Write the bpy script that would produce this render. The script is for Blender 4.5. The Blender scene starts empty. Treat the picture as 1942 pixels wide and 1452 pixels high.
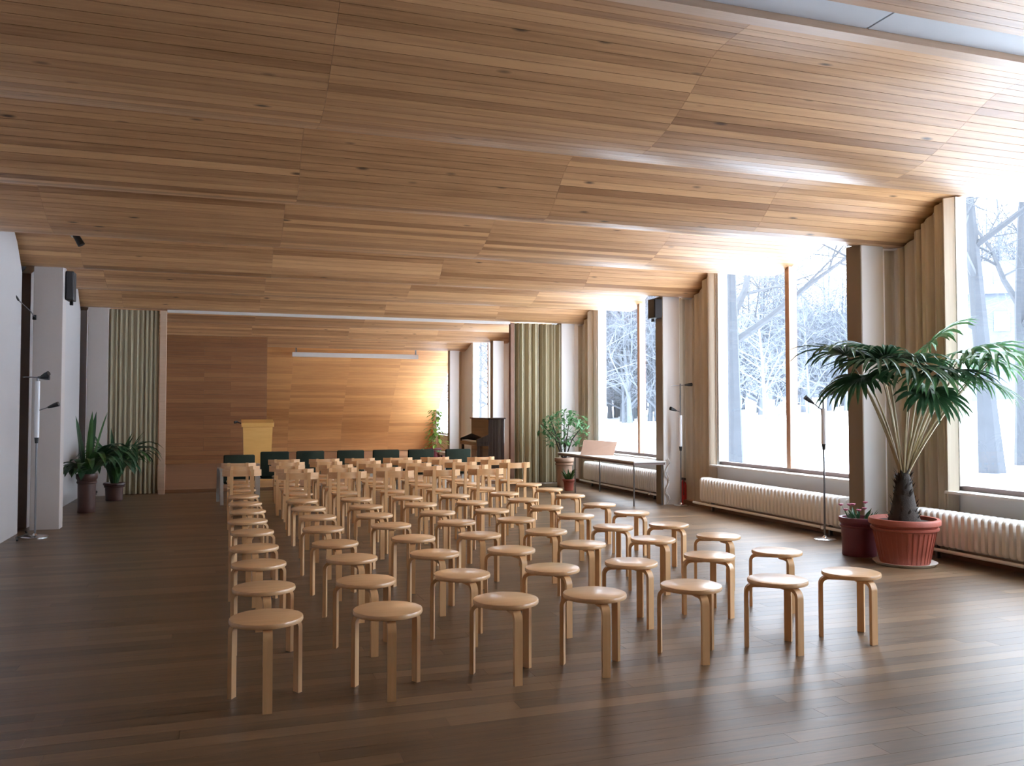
import bpy, bmesh, math, random
from mathutils import Vector, Matrix
PI = math.pi
C = bpy.context.scene.collection
S = bpy.context.scene
random.seed(7)

# ------------------------------------------------------------------ camera
cam_d = bpy.data.cameras.new('camera'); cam = bpy.data.objects.new('camera', cam_d); C.objects.link(cam)
cam_d.sensor_width = 36.0; cam_d.lens = 36.0 * 1615 / 1942; cam_d.clip_start = 0.05; cam_d.clip_end = 600
cam.location = (0, 0, 1.52); cam.rotation_euler = (math.radians(90 + 1.88), 0, math.radians(-18.52))
S.camera = cam
# ------------------------------------------------------------------ sky (bright winter overcast)
W = bpy.data.worlds.new('overcast_sky'); S.world = W; W.use_nodes = True
wn = W.node_tree.nodes; wl = W.node_tree.links
bg = wn['Background']; bg.inputs['Strength'].default_value = 23.5        # zenith radiance of a CIE overcast sky
wt = wn.new('ShaderNodeTexCoord'); wx = wn.new('ShaderNodeSeparateXYZ'); wl.new(wt.outputs['Generated'], wx.inputs[0])
wm = wn.new('ShaderNodeMapRange'); wm.inputs['From Min'].default_value = 0.0; wm.inputs['From Max'].default_value = 1.0
wm.inputs['To Min'].default_value = 1 / 3; wm.inputs['To Max'].default_value = 1.0; wl.new(wx.outputs['Z'], wm.inputs['Value'])
wv = wn.new('ShaderNodeVectorMath'); wv.operation = 'SCALE'; wv.inputs[0].default_value = (0.88, 0.97, 1.11); wl.new(wm.outputs[0], wv.inputs['Scale'])
wl.new(wv.outputs[0], bg.inputs['Color'])
S.view_settings.view_transform = 'Standard'; S.view_settings.look = 'None'
S.view_settings.exposure = 0.0; S.view_settings.gamma = 1.0; S.view_settings.use_curve_mapping = False
cy = S.cycles
cy.use_denoising = True
cy.max_bounces = 10; cy.diffuse_bounces = 6; cy.glossy_bounces = 4; cy.transmission_bounces = 4; cy.transparent_max_bounces = 12
cy.sample_clamp_indirect = 6.0; cy.caustics_reflective = False; cy.caustics_refractive = False

# ------------------------------------------------------------------ materials
def new_mat(name):
    m = bpy.data.materials.new(name); m.use_nodes = True
    nt = m.node_tree; return m, nt.nodes, nt.links, nt.nodes['Principled BSDF']
def plain(name, col, rough=0.6, metal=0.0, var=0.12, scale=6.0, bump=0.0, spec=0.5, coat=0.0):
    """a colour with a little procedural mottling"""
    m, n, l, p = new_mat(name)
    tc = n.new('ShaderNodeTexCoord'); no = n.new('ShaderNodeTexNoise'); no.inputs['Scale'].default_value = scale; no.inputs['Detail'].default_value = 4
    l.new(tc.outputs['Object'], no.inputs['Vector'])
    mx = n.new('ShaderNodeMix'); mx.data_type = 'RGBA'
    mx.inputs[6].default_value = tuple(c * (1 - var) for c in col) + (1,)
    mx.inputs[7].default_value = tuple(min(1, c * (1 + var)) for c in col) + (1,)
    l.new(no.outputs['Fac'], mx.inputs[0]); l.new(mx.outputs[2], p.inputs['Base Color'])
    p.inputs['Roughness'].default_value = rough; p.inputs['Metallic'].default_value = metal
    p.inputs['Specular IOR Level'].default_value = spec; p.inputs['Coat Weight'].default_value = coat
    if bump:
        b = n.new('ShaderNodeBump'); b.inputs['Strength'].default_value = bump; b.inputs['Distance'].default_value = 0.01
        no2 = n.new('ShaderNodeTexNoise'); no2.inputs['Scale'].default_value = scale * 8; l.new(tc.outputs['Object'], no2.inputs['Vector'])
        l.new(no2.outputs['Fac'], b.inputs['Height']); l.new(b.outputs['Normal'], p.inputs['Normal'])
    return m
def wood(name, dark, light, rough=0.4, stretch=(0.8, 14, 14), coords='Object', knots=0.0, attr=True, coat=0.0, coat_rough=0.15, spec=0.5,
         rough_var=0.0, bump=0.05, knot_scale=(1.6, 5.5, 5.5), tint_gain=0.55):
    """streaky wood grain along X; the mesh attribute 'tint' gives every board a tone of its own"""
    m, n, l, p = new_mat(name)
    if coords == 'World':
        g = n.new('ShaderNodeNewGeometry'); vec = g.outputs['Position']
    else:
        g = n.new('ShaderNodeTexCoord'); vec = g.outputs['Object']
    if attr:
        at = n.new('ShaderNodeAttribute'); at.attribute_name = 'tint'; tint = at.outputs['Fac']
        off = n.new('ShaderNodeVectorMath'); off.operation = 'SCALE'; off.inputs[0].default_value = (37, 11, 5); l.new(tint, off.inputs['Scale'])
        ad = n.new('ShaderNodeVectorMath'); ad.operation = 'ADD'; l.new(vec, ad.inputs[0]); l.new(off.outputs[0], ad.inputs[1]); vec2 = ad.outputs[0]
    else:
        oi = n.new('ShaderNodeObjectInfo'); tint = oi.outputs['Random']
        off = n.new('ShaderNodeVectorMath'); off.operation = 'SCALE'; off.inputs[0].default_value = (37, 11, 5); l.new(tint, off.inputs['Scale'])
        ad = n.new('ShaderNodeVectorMath'); ad.operation = 'ADD'; l.new(vec, ad.inputs[0]); l.new(off.outputs[0], ad.inputs[1]); vec2 = ad.outputs[0]
    mp = n.new('ShaderNodeMapping'); mp.inputs['Scale'].default_value = stretch; l.new(vec2, mp.inputs['Vector'])
    no = n.new('ShaderNodeTexNoise'); no.inputs['Scale'].default_value = 3.0; no.inputs['Detail'].default_value = 6; no.inputs['Roughness'].default_value = 0.6
    l.new(mp.outputs[0], no.inputs['Vector'])
    ma = n.new('ShaderNodeMath'); ma.operation = 'MULTIPLY_ADD'; l.new(tint, ma.inputs[0]); ma.inputs[1].default_value = tint_gain
    ms = n.new('ShaderNodeMath'); ms.operation = 'MULTIPLY_ADD'; l.new(no.outputs['Fac'], ms.inputs[0]); ms.inputs[1].default_value = 1.3; ms.inputs[2].default_value = -0.15 - tint_gain / 2
    l.new(ms.outputs[0], ma.inputs[2])
    mx = n.new('ShaderNodeMix'); mx.data_type = 'RGBA'; mx.clamp_factor = True
    mx.inputs[6].default_value = dark + (1,); mx.inputs[7].default_value = light + (1,)
    l.new(ma.outputs[0], mx.inputs[0]); col = mx.outputs[2]
    if knots:
        kp = n.new('ShaderNodeMapping'); kp.inputs['Scale'].default_value = knot_scale; l.new(vec2, kp.inputs['Vector'])
        vo = n.new('ShaderNodeTexVoronoi'); vo.inputs['Scale'].default_value = 1.0; l.new(kp.outputs[0], vo.inputs['Vector'])
        mr = n.new('ShaderNodeMapRange'); mr.inputs['From Min'].default_value = 0.035; mr.inputs['From Max'].default_value = 0.11
        mr.inputs['To Min'].default_value = knots; mr.inputs['To Max'].default_value = 0.0; l.new(vo.outputs['Distance'], mr.inputs['Value'])
        k = n.new('ShaderNodeMix'); k.data_type = 'RGBA'; k.inputs[7].default_value = tuple(c * 0.22 for c in dark) + (1,)
        l.new(mr.outputs[0], k.inputs[0]); l.new(col, k.inputs[6]); col = k.outputs[2]
    l.new(col, p.inputs['Base Color'])
    p.inputs['Roughness'].default_value = rough; p.inputs['Specular IOR Level'].default_value = spec
    p.inputs['Coat Weight'].default_value = coat; p.inputs['Coat Roughness'].default_value = coat_rough
    if rough_var:
        rv = n.new('ShaderNodeMath'); rv.operation = 'MULTIPLY_ADD'; l.new(no.outputs['Fac'], rv.inputs[0]); rv.inputs[1].default_value = rough_var; rv.inputs[2].default_value = rough - rough_var / 2
        l.new(rv.outputs[0], p.inputs['Roughness'])
    if bump:
        b = n.new('ShaderNodeBump'); b.inputs['Strength'].default_value = bump; b.inputs['Distance'].default_value = 0.01
        l.new(no.outputs['Fac'], b.inputs['Height']); l.new(b.outputs['Normal'], p.inputs['Normal'])
    return m
def glass_mat():
    m, n, l, p = new_mat('window_glass'); n.remove(p)
    out = n['Material Output']
    tr = n.new('ShaderNodeBsdfTransparent'); tr.inputs[0].default_value = (0.96, 0.98, 0.985, 1)
    gl = n.new('ShaderNodeBsdfGlossy'); gl.inputs['Roughness'].default_value = 0.0
    lw = n.new('ShaderNodeLayerWeight'); lw.inputs['Blend'].default_value = 0.5
    pw = n.new('ShaderNodeMath'); pw.operation = 'POWER'; l.new(lw.outputs['Facing'], pw.inputs[0]); pw.inputs[1].default_value = 5.0
    fr = n.new('ShaderNodeMath'); fr.operation = 'MULTIPLY_ADD'; l.new(pw.outputs[0], fr.inputs[0]); fr.inputs[1].default_value = 0.7; fr.inputs[2].default_value = 0.035
    mx = n.new('ShaderNodeMixShader'); l.new(fr.outputs[0], mx.inputs[0]); l.new(tr.outputs[0], mx.inputs[1]); l.new(gl.outputs[0], mx.inputs[2])
    l.new(mx.outputs[0], out.inputs['Surface']); return m
def leaf_mat(name, col, trans=0.25, var=0.35):
    m, n, l, p = new_mat(name)
    tc = n.new('ShaderNodeTexCoord'); no = n.new('ShaderNodeTexNoise'); no.inputs['Scale'].default_value = 7
    l.new(tc.outputs['Object'], no.inputs['Vector'])
    mx = n.new('ShaderNodeMix'); mx.data_type = 'RGBA'
    mx.inputs[6].default_value = tuple(c * (1 - var) for c in col) + (1,); mx.inputs[7].default_value = tuple(min(1, c * (1 + var)) for c in col) + (1,)
    l.new(no.outputs['Fac'], mx.inputs[0]); l.new(mx.outputs[2], p.inputs['Base Color'])
    p.inputs['Roughness'].default_value = 0.38
    t = n.new('ShaderNodeBsdfTranslucent'); l.new(mx.outputs[2], t.inputs['Color'])
    ms = n.new('ShaderNodeMixShader'); ms.inputs[0].default_value = trans
    l.new(p.outputs[0], ms.inputs[1]); l.new(t.outputs[0], ms.inputs[2]); l.new(ms.outputs[0], n['Material Output'].inputs['Surface'])
    return m

M = {}
M['ceiling'] = wood('pine_ceiling_boards', (0.27, 0.125, 0.048), (0.62, 0.355, 0.17), rough=0.43, coords='World', stretch=(0.5, 11, 11), knots=0.95, bump=0.02, spec=0.7, tint_gain=1.0, coat=0.0)
M['backing'] = plain('dark_backing', (0.10, 0.06, 0.035), 0.9)
M['floor'] = wood('worn_dark_floorboards', (0.072, 0.042, 0.022), (0.205, 0.128, 0.070), rough=0.37, coords='World', stretch=(0.7, 9, 9), rough_var=0.12, bump=0.04, spec=0.45, tint_gain=0.75)
M['podium'] = wood('podium_boards', (0.20, 0.11, 0.06), (0.33, 0.19, 0.11), rough=0.35, coords='World', stretch=(0.8, 10, 10))
M['stage_wall'] = wood('stage_wall_boards', (0.20, 0.080, 0.028), (0.36, 0.165, 0.062), rough=0.5, coords='World', stretch=(0.5, 8, 14), bump=0.02, tint_gain=0.6)  # timber tone, darkened further to carry the left stage wall's shade
M['stage_wall_light'] = wood('pale_end_wall_boards', (0.50, 0.22, 0.075), (0.80, 0.42, 0.165), rough=0.5, coords='World', stretch=(0.5, 8, 14), bump=0.02, tint_gain=0.6)  # timber tone, lightened to carry window light falling on the end wall
M['plaster'] = plain('white_plaster', (0.80, 0.80, 0.80), 0.85, var=0.03, scale=3)
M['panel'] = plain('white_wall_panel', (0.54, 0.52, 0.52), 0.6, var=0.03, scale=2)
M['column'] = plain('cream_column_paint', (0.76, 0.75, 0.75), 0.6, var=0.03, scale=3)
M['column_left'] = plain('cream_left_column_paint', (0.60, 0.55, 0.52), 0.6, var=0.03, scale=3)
M['side_panel'] = plain('brown_side_paint', (0.24, 0.185, 0.13), 0.55, var=0.05)  # darker brown on the column side facing the room
M['dark'] = plain('dark_reveal', (0.03, 0.028, 0.03), 0.8)
M['white'] = plain('white_enamel', (0.78, 0.77, 0.74), 0.35, var=0.04)
M['strip'] = plain('grey_white_panel', (0.62, 0.64, 0.68), 0.5, var=0.03)
M['radiator'] = plain('radiator_paint', (0.90, 0.89, 0.87), 0.4, var=0.06)
M['frame'] = wood('window_frame_wood', (0.42, 0.24, 0.15), (0.60, 0.38, 0.27), rough=0.45, attr=False, stretch=(8, 8, 0.7))
M['frame_dark'] = plain('dark_bottom_rail', (0.16, 0.11, 0.10), 0.5)
M['glass'] = glass_mat()
M['birch'] = wood('lacquered_birch', (0.66, 0.385, 0.18), (0.86, 0.56, 0.30), rough=0.38, attr=False, stretch=(1.2, 10, 10), coat=0.6, coat_rough=0.16, bump=0.0, tint_gain=0.5)
M['birch_leg'] = wood('birch_leg', (0.64, 0.375, 0.17), (0.84, 0.54, 0.28), rough=0.38, attr=False, stretch=(10, 10, 0.8), coat=0.2, bump=0.0, tint_gain=0.4)
M['green'] = plain('dark_green_upholstery', (0.022, 0.032, 0.022), 0.85, spec=0.2, var=0.2, bump=0.1)
M['pale_frame'] = plain('pale_bent_frame', (0.42, 0.40, 0.36), 0.4)
M['lectern'] = wood('orange_lectern_wood', (0.78, 0.42, 0.11), (0.90, 0.55, 0.18), rough=0.4, attr=False, stretch=(1, 9, 9))
M['piano'] = plain('dark_polished_piano', (0.022, 0.012, 0.012), 0.18, var=0.3, coat=0.6)
M['ivory'] = plain('ivory', (0.7, 0.68, 0.62), 0.4)
M['black'] = plain('black_plastic', (0.012, 0.012, 0.013), 0.5)
M['chrome'] = plain('chrome', (0.72, 0.72, 0.74), 0.18, metal=1.0, var=0.02)
M['steel'] = plain('grey_steel', (0.22, 0.22, 0.23), 0.35, metal=0.8)
M['tube'] = plain('milky_tube', (0.80, 0.82, 0.86), 0.25, var=0.02, coat=0.3)
M['terracotta'] = plain('terracotta', (0.34, 0.085, 0.055), 0.6, var=0.22, bump=0.15)
M['terracotta_dark'] = plain('dark_red_pot', (0.15, 0.03, 0.045), 0.5, var=0.2)
M['brown_pot'] = plain('brown_glazed_pot', (0.075, 0.032, 0.024), 0.45, var=0.25)
M['tan_pot'] = plain('tan_pot', (0.40, 0.25, 0.17), 0.6, var=0.2)
M['soil'] = plain('potting_soil', (0.03, 0.02, 0.015), 0.95, var=0.4, bump=0.5)
M['bark'] = plain('dark_fibrous_trunk', (0.035, 0.024, 0.018), 0.9, var=0.5, scale=20, bump=0.6)
M['stem'] = plain('tan_leaf_stalk', (0.36, 0.30, 0.18), 0.6, var=0.25)
M['palm'] = leaf_mat('palm_leaf_green', (0.055, 0.145, 0.05), 0.3)
M['palm_dark'] = leaf_mat('palm_leaf_dark', (0.03, 0.085, 0.035), 0.22)
M['ficus'] = leaf_mat('ficus_leaf', (0.085, 0.19, 0.075), 0.28)
M['fern'] = leaf_mat('fern_leaf', (0.05, 0.125, 0.035), 0.3)
M['climber'] = leaf_mat('climber_leaf', (0.20, 0.32, 0.06), 0.3)
M['pink'] = plain('pink_petals', (0.55, 0.16, 0.28), 0.6)
M['red'] = plain('red_enamel', (0.42, 0.018, 0.02), 0.35)
M['cardboard'] = plain('brown_board', (0.33, 0.21, 0.15), 0.8)
M['table'] = plain('pale_table_top', (0.62, 0.60, 0.57), 0.22, var=0.05)
M['base_brown'] = plain('brown_skirting', (0.20, 0.10, 0.06), 0.5)
M['snow'] = plain('snow', (0.88, 0.89, 0.91), 0.8, var=0.03, scale=0.3)
M['twig'] = plain('hoarfrosted_twigs', (0.115, 0.128, 0.150), 0.9, var=0.15, scale=1)  # haze over the far trees is put into this pale twig colour
M['tree'] = plain('frosty_bark', (0.034, 0.038, 0.045), 0.9, var=0.2, scale=2)  # dark blue-grey bark of the nearer trees
M['wood_far'] = plain('hazy_crowns', (0.19, 0.208, 0.235), 0.95, var=0.14, scale=.5)  # pale flat tone: distance haze painted into the crowns
M['house'] = plain('pale_house_wall', (0.095, 0.108, 0.135), 0.9, var=0.05)  # haze in front of the house is put into this blue-grey
M['roof'] = plain('snowy_roof', (0.12, 0.135, 0.165), 0.8, var=0.05)
def cloth(name, c1, c2, trans=0.2):
    m, n, l, p = new_mat(name)
    tc = n.new('ShaderNodeTexCoord'); mp = n.new('ShaderNodeMapping'); mp.inputs['Scale'].default_value = (30, 30, 1.2); l.new(tc.outputs['Object'], mp.inputs['Vector'])
    no = n.new('ShaderNodeTexNoise'); no.inputs['Scale'].default_value = 2; no.inputs['Detail'].default_value = 5; l.new(mp.outputs[0], no.inputs['Vector'])
    mx = n.new('ShaderNodeMix'); mx.data_type = 'RGBA'; mx.inputs[6].default_value = c1 + (1,); mx.inputs[7].default_value = c2 + (1,)
    l.new(no.outputs['Fac'], mx.inputs[0]); l.new(mx.outputs[2], p.inputs['Base Color']); p.inputs['Roughness'].default_value = 0.85
    t = n.new('ShaderNodeBsdfTranslucent'); l.new(mx.outputs[2], t.inputs['Color'])
    ms = n.new('ShaderNodeMixShader'); ms.inputs[0].default_value = trans
    l.new(p.outputs[0], ms.inputs[1]); l.new(t.outputs[0], ms.inputs[2]); l.new(ms.outputs[0], n['Material Output'].inputs['Surface'])
    return m
M['curtain'] = cloth('beige_curtain', (0.52, 0.44, 0.34), (0.66, 0.58, 0.47), 0.12)
M['curtain_olive'] = cloth('olive_pleated_curtain', (0.42, 0.37, 0.25), (0.50, 0.45, 0.32), 0.1)

# ------------------------------------------------------------------ mesh helpers
class MB:
    def __init__(s): s.v = []; s.f = []; s.t = []; s.cur = 0.5
    def add(s, vs, fs):
        b = len(s.v); s.v += [tuple(v) for v in vs]; s.f += [tuple(i + b for i in f) for f in fs]; s.t += [s.cur] * len(fs); return s
    def box(s, x0, x1, y0, y1, z0, z1):
        return s.add([(x0, y0, z0), (x1, y0, z0), (x1, y1, z0), (x0, y1, z0), (x0, y0, z1), (x1, y0, z1), (x1, y1, z1), (x0, y1, z1)],
                     [(3, 2, 1, 0), (4, 5, 6, 7), (0, 1, 5, 4), (1, 2, 6, 5), (2, 3, 7, 6), (3, 0, 4, 7)])
    def lathe(s, prof, n=24, c=(0, 0, 0), close=True):
        vs = []; fs = []; k = len(prof)
        for i in range(n):
            a = 2 * PI * i / n; ca, sa = math.cos(a), math.sin(a)
            vs += [(c[0] + r * ca, c[1] + r * sa, c[2] + z) for r, z in prof]
        for i in range(n):
            j = (i + 1) % n
            for q in range(k - 1): fs.append((i * k + q, j * k + q, j * k + q + 1, i * k + q + 1))
        if close:
            fs.append(tuple(i * k for i in reversed(range(n)))); fs.append(tuple(i * k + k - 1 for i in range(n)))
        return s.add(vs, fs)
    def tube(s, pts, rad, n=8):
        """round tube along points; rad is one radius or a list"""
        P = [Vector(p) for p in pts]; m = len(P)
        R = rad if isinstance(rad, (list, tuple)) else [rad] * m
        vs = []; fs = []; up = None
        for i in range(m):
            d = (P[min(i + 1, m - 1)] - P[max(i - 1, 0)]).normalized()
            if up is None: up = Vector((0, 0, 1)) if abs(d.z) < 0.9 else Vector((1, 0, 0))
            a = d.cross(up); a = a.normalized() if a.length > 1e-6 else d.orthogonal().normalized()
            b = d.cross(a).normalized(); up = -b if False else up
            for q in range(n):
                t = 2 * PI * q / n; vs.append(P[i] + (a * math.cos(t) + b * math.sin(t)) * R[i])
        for i in range(m - 1):
            for q in range(n):
                r = (q + 1) % n; fs.append((i * n + q, i * n + r, (i + 1) * n + r, (i + 1) * n + q))
        fs.append(tuple(reversed(range(n)))); fs.append(tuple((m - 1) * n + q for q in range(n)))
        return s.add(vs, fs)
    def sweep(s, path, side, w, th):
        """rectangular strip: path points with in-plane normals (p, nrm); side = width direction"""
        vs = []; fs = []; sd = Vector(side)
        for p, nr in path:
            p = Vector(p); nr = Vector(nr)
            vs += [p + sd * w / 2, p - sd * w / 2, p - sd * w / 2 + nr * th, p + sd * w / 2 + nr * th]
        m = len(path)
        for i in range(m - 1):
            for q in range(4):
                r = (q + 1) % 4; fs.append((i * 4 + q, i * 4 + r, (i + 1) * 4 + r, (i + 1) * 4 + q))
        fs.append((3, 2, 1, 0)); fs.append(tuple((m - 1) * 4 + q for q in range(4)))
        return s.add(vs, fs)
    def prism(s, poly, axis, a, b):
        """extrude a 2-D polygon along an axis: 'x' takes (y,z), 'y' takes (x,z), 'z' takes (x,y)"""
        def pt(u, v, w): return {'x': (w, u, v), 'y': (u, w, v), 'z': (u, v, w)}[axis]
        k = len(poly); vs = [pt(u, v, a) for u, v in poly] + [pt(u, v, b) for u, v in poly]
        fs = [tuple(reversed(range(k))), tuple(range(k, 2 * k))] + [(i, (i + 1) % k, k + (i + 1) % k, k + i) for i in range(k)]
        return s.add(vs, fs)
    def mesh(s, name, mat, smooth=False, bevel=0.0):
        me = bpy.data.meshes.new(name); me.from_pydata(s.v, [], s.f)
        bm = bmesh.new(); bm.from_mesh(me)
        fl = bm.faces.layers.float.new('tint')
        for f, t in zip(bm.faces, s.t): f[fl] = t
        bmesh.ops.recalc_face_normals(bm, faces=bm.faces)
        if bevel: bmesh.ops.bevel(bm, geom=bm.edges[:], offset=bevel, segments=2, affect='EDGES', profile=0.5)
        bm.to_mesh(me); bm.free()
        me.materials.append(mat)
        if smooth:
            me.polygons.foreach_set('use_smooth', [True] * len(me.polygons))
            try: me.set_sharp_from_angle(angle=math.radians(40))
            except Exception: pass
        return me
    def build(s, name, mat, parent=None, smooth=False, bevel=0.0, **kw):
        return link(name, s.mesh(name, mat, smooth, bevel), parent, **kw)
def link(name, me, parent=None, loc=None, rz=None, **props):
    o = bpy.data.objects.new(name, me); C.objects.link(o)
    if parent: o.parent = parent
    if loc: o.location = loc
    if rz: o.rotation_euler = (0, 0, rz)
    for k, v in props.items(): o[k] = v
    return o
def thing(name, label, cat, loc=(0, 0, 0), rz=0, group=None):
    o = bpy.data.objects.new(name, None); C.objects.link(o); o.location = loc; o.rotation_euler = (0, 0, rz)
    o.empty_display_size = 0.1
    o['label'] = label; o['category'] = cat; o['kind'] = 'thing'
    if group: o['group'] = group
    return o
def tag(o, label, cat, group=None):
    o['label'] = label; o['category'] = cat; o['kind'] = 'thing'
    if group: o['group'] = group
    return o
def struct(o): o['kind'] = 'structure'; return o
def copy_tree(o, parent=None):
    c = o.copy(); C.objects.link(c)
    if parent: c.parent = parent
    for ch in [q for q in o.children]: copy_tree(ch, c)
    return c
ORD = ['zeroth', 'first', 'second', 'third', 'fourth', 'fifth', 'sixth', 'seventh', 'eighth', 'ninth', 'tenth']

# ------------------------------------------------------------------ the undulating ceiling line: height as a function of depth Y
XL, XR = -2.45, 7.26
P0, PER = 7.72, 4.53
BAY = [(0, 3.38), (.3, 3.42), (.6, 3.54), (.92, 3.74), (1.3, 3.81), (1.6, 3.73), (1.9, 3.58), (2.2, 3.47), (2.5, 3.435), (2.8, 3.48), (3.05, 3.57), (3.3, 3.70), (3.6, 3.80), (3.8, 3.80), (4.0, 3.72), (4.2, 3.55), (4.36, 3.43)]
CTRL = []
for k in range(-3, 2):
    CTRL += [(P0 + k * PER + d, z) for d, z in BAY if not 1.6 < P0 + k * PER + d < 4.75]
    if k == -2: CTRL += [(1.9, 3.62), (2.3, 3.74), (2.8, 3.80), (3.5, 3.81), (4.2, 3.81), (4.6, 3.80)]
P3 = P0 + 2 * PER
CTRL += [(P3 + d * 5.3 / PER, z) for d, z in BAY]
CTRL += [(22.08, 3.36), (22.6, 3.46), (23.3, 3.75), (24.2, 3.82), (25.4, 3.70), (26.2, 3.48), (26.55, 3.44), (27.0, 3.50), (27.7, 3.60)]
def catmull(P, n):
    out = []
    for i in range(len(P) - 1):
        p0 = P[max(i - 1, 0)]; p1 = P[i]; p2 = P[i + 1]; p3 = P[min(i + 2, len(P) - 1)]
        for q in range(n):
            t = q / n; o = []
            for a in range(2):
                o.append(0.5 * (2 * p1[a] + (p2[a] - p0[a]) * t + (2 * p0[a] - 5 * p1[a] + 4 * p2[a] - p3[a]) * t * t + (3 * p1[a] - p0[a] - 3 * p2[a] + p3[a]) * t ** 3))
            out.append(tuple(o))
    out.append(P[-1]); return out
CURVE = catmull(CTRL, 8)
CY = [p[0] for p in CURVE]
def zc(y):
    import bisect
    i = min(max(bisect.bisect(CY, y), 1), len(CURVE) - 1); a, b = CURVE[i - 1], CURVE[i]
    t = (y - a[0]) / max(1e-9, b[0] - a[0]); return a[1] + (b[1] - a[1]) * t
WALLCURVE = catmull([(27.7, 3.60), (28.1, 3.55), (28.35, 3.38), (28.7, 3.08), (29.3, 2.58), (29.9, 2.05), (30.5, 1.38), (30.85, 0.90), (31.0, 0.5), (31.05, 0.10), (31.05, -.06)], 8)

# ================================================================== STRUCTURE
PODY, PZ = 17.02, .06
# ---- floor: boards along X, staggered joints; the nearest 300 are objects, the rest one piece
fl = MB().box(XL - .4, XR + .3, -4, PODY, -.12, -.022).build('floor', M['backing']); struct(fl)
BW = 0.118
boards = []
y = -3.98; row = 0
rf = random.Random(3)
while y < PODY - .02:
    x = XL - .3 - rf.uniform(0, 2.2); w = min(BW, PODY - y)
    while x < XR + .2:
        L = rf.uniform(1.9, 2.9); a, b = max(x, XL - .3), min(x + L, XR + .2)
        if b - a > .02: boards.append((y, a, b, w, rf.random()))
        x += L
    y += BW
def board_mb(mb, y, a, b, w, t):
    mb.cur = t; g = 0.0007
    return mb.box(a + g, b - g, y + g, y + w - g, -.022, 0.0)
vis = [q for q in boards if q[0] > 2.6 and q[2] > -1.2 - (q[0] - 4) * .25]
near = vis[:300]; ns = set(near)
for q in near: board_mb(MB(), *q).build('floor_board', M['floor'], fl)
mb = MB()
for q in boards:
    if q not in ns: board_mb(mb, *q)
mb.build('floor_boards', M['floor'], fl, kind='stuff')

# ---- podium
pd = struct(MB().box(XL - .2, XR + .2, PODY, 31.2, -.1, PZ - .022).build('podium', M['podium']))
mb = MB(); y = PODY
while y < 31.1:
    mb.cur = random.random(); mb.box(XL - .1, 2.2, y + .002, y + .128, PZ - .022, PZ); mb.cur = random.random(); mb.box(2.203, XR + .1, y + .002, y + .128, PZ - .022, PZ); y += .13
mb.build('podium_boards', M['podium'], pd, kind='stuff')

# ---- ceiling: backing shell + boards along X following the wave
def shell(curve, th, off, x0, x1):
    mb = MB(); vs = []; n = len(curve)
    for (y, z) in curve: vs += [(x0, y, z + off), (x1, y, z + off), (x0, y, z + off + th), (x1, y, z + off + th)]
    fs = []
    for i in range(n - 1):
        a, b = i * 4, i * 4 + 4
        fs += [(a, a + 1, b + 1, b), (a + 2, b + 2, b + 3, a + 3), (a, b, b + 2, a + 2), (a + 1, a + 3, b + 3, b + 1)]
    fs += [(0, 2, 3, 1), ((n - 1) * 4, (n - 1) * 4 + 1, (n - 1) * 4 + 3, (n - 1) * 4 + 2)]
    return mb.add(vs, fs)
SHX = 7.34
ce = struct(shell([p for p in CURVE if p[0] > -4.2], .25, .022, XL - .3, SHX).build('ceiling', M['backing']))
def resample(curve, step):
    out = [curve[0]]; acc = 0
    for i in range(1, len(curve)):
        a = Vector(curve[i - 1]); b = Vector(curve[i]); d = (b - a).length
        while acc + d >= step:
            a = a + (b - a) * ((step - acc) / d); d = (b - a).length; acc = 0; out.append(tuple(a))
        acc += d
    return out
STRIP = (3.88, 4.12)
SEAM = [XL - .25, -1.78, 0.57, 2.92, 5.22, SHX]
def strip_board(mb, p, q, a, b, t, th=.014, g=.0016):
    """one board between curve points p and q, from x=a to x=b, hanging under the shell"""
    d = Vector((q[0] - p[0], q[1] - p[1])); L = d.length; d /= L
    n = Vector((d.y, -d.x)); n = n if n.y < 0 else -n
    p0 = Vector(p) + d * g; p1 = Vector(q) - d * g; up = -n * .020
    mb.cur = t
    vs = []
    for x in (a + g * .5, b - g * .5):
        for v in (p0, p1, p1 + up, p0 + up): vs.append((x, v.x, v.y))
    return mb.add(vs, [(0, 1, 2, 3), (7, 6, 5, 4), (0, 4, 5, 1), (1, 5, 6, 2), (2, 6, 7, 3), (3, 7, 4, 0)])
rc = resample([p for p in CURVE if p[0] > -4.0], 0.074)
rows = list(zip(rc[:-1], rc[1:]))
cand = []; rest = MB()
rb = random.Random(11)
ptone = {}
for p, q in rows:
    mid = (p[0] + q[0]) / 2
    if STRIP[0] < mid < STRIP[1] + .125: continue
    bay = int((mid - 1) / 2.26)
    for s in range(5):
        tone = ptone.setdefault((bay, s), rb.uniform(-.12, .12))
        t = min(1, max(0, .5 + tone + rb.gauss(0, .25)))
        a, b = SEAM[s], SEAM[s + 1]
        if mid > 3.6 and len(cand) < 300 and (s > 0 or mid > 5.5) and (s < 4 or mid < 9): cand.append((p, q, a, b, t))
        else: strip_board(rest, p, q, a, b, t)
for c in cand: strip_board(MB(), *c).build('ceiling_board', M['ceiling'], ce)
rest.build('ceiling_boards', M['ceiling'], ce, kind='stuff')
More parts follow.
